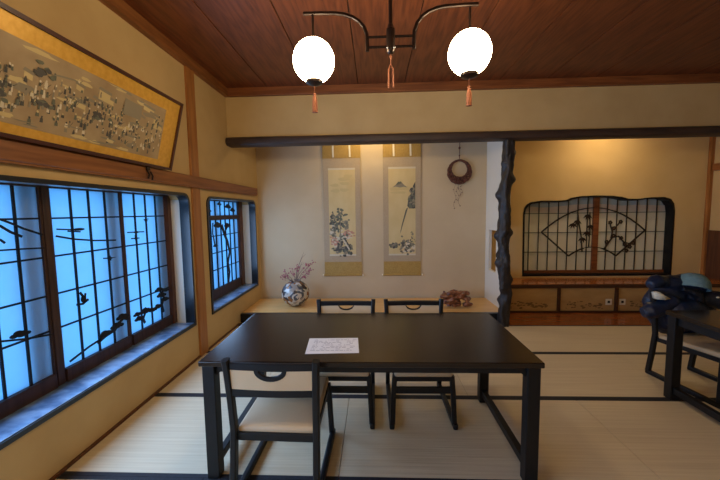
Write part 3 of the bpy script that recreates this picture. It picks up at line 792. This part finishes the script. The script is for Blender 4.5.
# ------------------------------------------------------------------ tilted framed painting on the left wall
# plane leans out: foot on the rail at x=.058, head at x=.205
fp = empty('framed_painting', (.058,1.9,1.962)); tag(fp, 'long framed ink painting of a crowd in a gold mount leaning over the window', 'picture')
Vd = Vector((.147,0,.590)); Vd.normalize(); Nd = Vector((0,1,0)).cross(Vd)     # Nd points into the room (+x)
H = .606
def fbox(name, m, a0, a1, b0, b1, n0, n1, par=fp):
    mb = MB()
    vs = [mb.bm.verts.new(Vector((0,1,0))*a+Vd*b+Nd*n) for a in (a0,a1) for b in (b0,b1) for n in (n0,n1)]
    for q in [(0,1,3,2),(4,6,7,5),(0,4,5,1),(2,3,7,6),(0,2,6,4),(1,5,7,3)]: mb.bm.faces.new([vs[i] for i in q])
    return mb.build(name, m, par)
A0, A1 = -1.30, 1.168
fr_ = MB()
for a0,a1,b0,b1 in ((A0,A1,0,.022),(A0,A1,H-.022,H),(A0,A0+.022,0,H),(A1-.022,A1,0,H)):
    vs = [fr_.bm.verts.new(Vector((0,1,0))*a+Vd*b+Nd*n) for a in (a0,a1) for b in (b0,b1) for n in (-.006,.022)]
    for q in [(0,1,3,2),(4,6,7,5),(0,4,5,1),(2,3,7,6),(0,2,6,4),(1,5,7,3)]: fr_.bm.faces.new([vs[i] for i in q])
fr_.build('frame', 'frame_dark', fp)
gm = fbox('gold_mount', 'gold', A0+.02, A1-.02, .02, H-.02, -.002, .006)
pa0, pa1, pb0, pb1 = A0+.2, .965, .072, .492
pt = fbox('painting', 'painting', pa0, pa1, pb0, pb1, .006, .009)
fg = MB(); rnd = random.Random(33); q = 0
def fdab(i, pts):
    global q
    q += 1; fg.mi = i; fg.poly(pts, Nd*(.0094+.000004*q), (0,1,0), Vd)
def fr_ell(cx, cz, rx, rz, n=8):
    return [(min(pa1-.005,max(pa0+.005,cx+rx*(.6+.7*rnd.random())*math.cos(2*PI*k/n))), min(pb1-.005,max(pb0+.004,cz+rz*(.6+.7*rnd.random())*math.sin(2*PI*k/n)))) for k in range(n)]
for k in range(34): fdab(rnd.choice([1,3,3]), fr_ell(rnd.uniform(pa0,pa1), rnd.uniform(pb0,pb1), rnd.uniform(.03,.09), rnd.uniform(.006,.02), 10))
for k in range(26):      # roofs and pavilions of the background
    x = rnd.uniform(pa0,pa1-.1); z = rnd.uniform(.30,.46); w = rnd.uniform(.06,.16)
    fdab(1, [(x,z),(x+w,z-.01),(x+w,z+.006),(x+.01,z+.018)]); 
    if rnd.random() < .6: fdab(3, [(x+.01,z-.03),(x+w-.01,z-.04),(x+w-.01,z-.012),(x+.01,z-.002)])
for k in range(420):     # the crowd
    x = rnd.uniform(pa0,pa1-.02); z = rnd.gauss(.235,.075); z = min(.42,max(.11,z))
    h = rnd.uniform(.014,.032); w = rnd.uniform(.005,.011)
    fdab(rnd.choice([0,0,2,2,1,5]), [(x-w,z-h*.6),(x-w*.8,z+h*.3),(x,z+h*.55),(x+w*.8,z+h*.3),(x+w,z-h*.6)])
    fdab(rnd.choice([3,5,0]), fr_ell(x, z+h*.62, .0055, .007, 6))
    if rnd.random() < .35: fdab(0, [(x+w,z),(x+w*3,z+h*.8),(x+w*3.2,z+h*.75),(x+w*1.2,z-.004)])
for cx_, cz_ in ((-.10,.38),(-.28,.20),(.55,.36),(.30,.25),(-.05,.22)):
    for k in range(9): fdab(rnd.choice([0,2]), fr_ell(cx_+rnd.gauss(0,.03), cz_+rnd.gauss(0,.014), .022, .012, 8))
fdab(1, [(-.05,.385),(.10,.405),(.18,.385),(.10,.415),(0,.402)]); fdab(1, [(.50,.33),(.68,.33),(.68,.43),(.50,.44)])
for k in range(12): fdab(3, fr_ell(rnd.uniform(pa0,.6), rnd.uniform(.08,.115), rnd.uniform(.03,.07), .012, 12))
for k in range(16): fdab(1, fr_ell(rnd.uniform(pa0,.9), rnd.uniform(.085,.14), rnd.uniform(.04,.08), .004, 10))
fg.build('painted_crowd', ['ink','ink_pale','ink_green','ink_mist','ink_pink','ink_white'], pt)
hk = MB().box(.051,.066,-.02,.02,1.925-1.9,1.955-1.9,.003).tube([(.058,-.015,.03),(.075,-.015,-.01),(.07,-.02,-.045)],.007,8).tube([(.058,.03,.02),(.072,.035,-.02),(.066,.035,-.05)],.007,8).build('picture_hook', 'lamp_black', loc=(0,2.77,1.90))
tag(hk, 'small dark metal picture hook on the rail under the framed painting', 'hook')

# ------------------------------------------------------------------ pendant lamp with two globes
LX, LY = 2.04, 2.2
lp = empty('pendant_lamp', (LX,LY,2.6)); tag(lp, 'dark two-armed pendant lamp with two white globes and tassels', 'lamp')
def lz(p): return [(x-LX, 0, z-2.6) for x, z in p]
MB().tube(lz([(LX,ZC-.01),(LX,2.66)]), .013, 10).build('rod', 'lamp_black', lp, smooth=True)
MB().lathe([(.02,.55),(.055,.553),(.06,.57)], n=24).build('ceiling_rose', 'lamp_black', lp, smooth=True)
MB().lathe([(.010,.115),(.018,.105),(.022,.085),(.027,.08),(.027,-.03),(.024,-.055),(.014,-.068),(.006,-.07)], n=24).build('hub', 'lamp_black', lp, smooth=True)
for sx in (-1,1): MB().ball((sx*.02,-.026,-.04),.007,2).build('hub_glint', 'silver', lp, smooth=True)  # small bright balls in place of the white reflections on the hub
for z in (2.637,2.577): MB().tube(lz([(1.895,z),(2.184,z)]), .008, 8).build('crossbar', 'lamp_black', lp, smooth=True)
armL = [(1.895,2.552),(1.895,2.60),(1.893,2.655),(1.875,2.70),(1.845,2.735),(1.807,2.760),(1.755,2.778),(1.70,2.787),(1.60,2.791),(1.50,2.791)]
armR = [(2*LX-x-.001*0, z+.006+.012*(2.6-2.6)) for x, z in armL]; armR = [(2.184+(x-2.185)*.985+.0, z+.010*(z-2.552)/.24) for x, z in armR]
for arm, gx in ((armL,1.558),(armR,2.524)):
    a = MB().bar(lz(arm), .022, .016, up=(0,1,0), bev=.004).build('arm', 'lamp_black', lp)
    gz = 2.507 if gx < 2 else 2.522
    g = MB(); R_ = .129; c = (gx-LX, 0, gz-2.6)
    prof = [(R_*math.sin(t), R_*math.cos(t)*1.03) for t in [PI*.02+PI*.86*k/28 for k in range(29)]]
    go = g.lathe(prof, c, 40).build('globe', 'globe', lp, smooth=True)
    MB().lathe([(.050,-.112),(.054,-.116),(.052,-.136),(.030,-.146),(.006,-.152)], c, 28).build('globe_cap', 'lamp_black', go, smooth=True)
    MB().tube([(c[0],0,2.79-2.6),(c[0],0,c[2]+R_*1.0)], .008, 8).lathe([(.006,.153),(.022,.143),(.026,.129),(.020,.121)], c, 20).build('suspension', 'lamp_black', go, smooth=True)
    MB().tube([(c[0],0,c[2]-.15),(c[0],0,c[2]-.20)], .003, 6).ball((c[0],0,c[2]-.205),.011,2).tube([(c[0],0,c[2]-.21),(c[0],0,c[2]-.24),(c[0],0,c[2]-.315)],[.010,.015,.018],12).build('tassel', 'copper', go, smooth=True)
tp = MB().tube([(0,0,-.068),(0,0,-.14)], .003, 6).ball((0,0,-.085),.008,2)
for sx in (-1,1): tp.tube([(0,0,-.13),(sx*.012,0,-.155),(sx*.012,0,-.27)], [.004,.006,.007], 8)
tp.build('tassel', 'copper', lp, smooth=True)
lp2 = dup(lp, (2.0,-1.25,2.6))
tag(lp2, 'dark two-armed pendant lamp hanging nearest the rear wall', 'lamp')

# ------------------------------------------------------------------ lamps hidden above the lintel inside both alcoves
def alcove_lamp(x, y, z, watt, col, label):
    r = empty('alcove_lamp', (x,y,z)); tag(r, label, 'lamp', 'small lamps above the lintel')
    MB().box(-.20,.20,-.04,.04,.03,.06,.005).build('housing', 'ivory', r)
    for sx in (-1,1): MB().box(sx*.12-.006,sx*.12+.006,-.006,.006,.055,ZC-z).build('hanger', 'ivory', r)
    MB().tube([(-.18,0,.012),(.18,0,.012)], .012, 10).build('tube', 'bulb', r, smooth=True)
    l = bpy.data.lights.new('alcove_light', 'AREA'); l.shape = 'RECTANGLE'; l.size = .9 if x < 3 else .5; l.size_y = .05; l.energy = watt; l.color = col
    o = bpy.data.objects.new('alcove_light', l); COL.objects.link(o); o.location = (0,0,-.005); o.parent = r
alcove_lamp(1.88, 5.25, 2.92, 6.5, (1.,.74,.34), 'small strip lamp above the lintel over the hanging scrolls')
alcove_lamp(5.45, 5.05, 2.95, 8.5, (1.,.74,.42), 'small strip lamp above the lintel over the fan-shaped lattice')

# daylight entering at the paper windows of the left wall
def daylight(y0, y1, watt):
    l = bpy.data.lights.new('daylight', 'AREA'); l.shape = 'RECTANGLE'; l.size = .95; l.size_y = y1-y0; l.energy = watt; l.color = (.40,.62,1.)
    o = bpy.data.objects.new('daylight', l); COL.objects.link(o); o.location = (-.175,(y0+y1)/2,1.08); o.rotation_euler = (0,-PI/2,0)
daylight(-.85, 3.15, 80); daylight(4.0, 5.05, 15)

W = bpy.data.worlds.new('sky'); S.world = W; W.use_nodes = True
nt = W.node_tree; bg = nt.nodes['Background']
bg.inputs['Color'].default_value = (.105,.45,1.,1); bg.inputs['Strength'].default_value = 1.75

S.view_settings.view_transform = 'Standard'; S.view_settings.look = 'None'
S.view_settings.gamma = 1; S.view_settings.use_curve_mapping = False
S.view_settings.exposure = .25
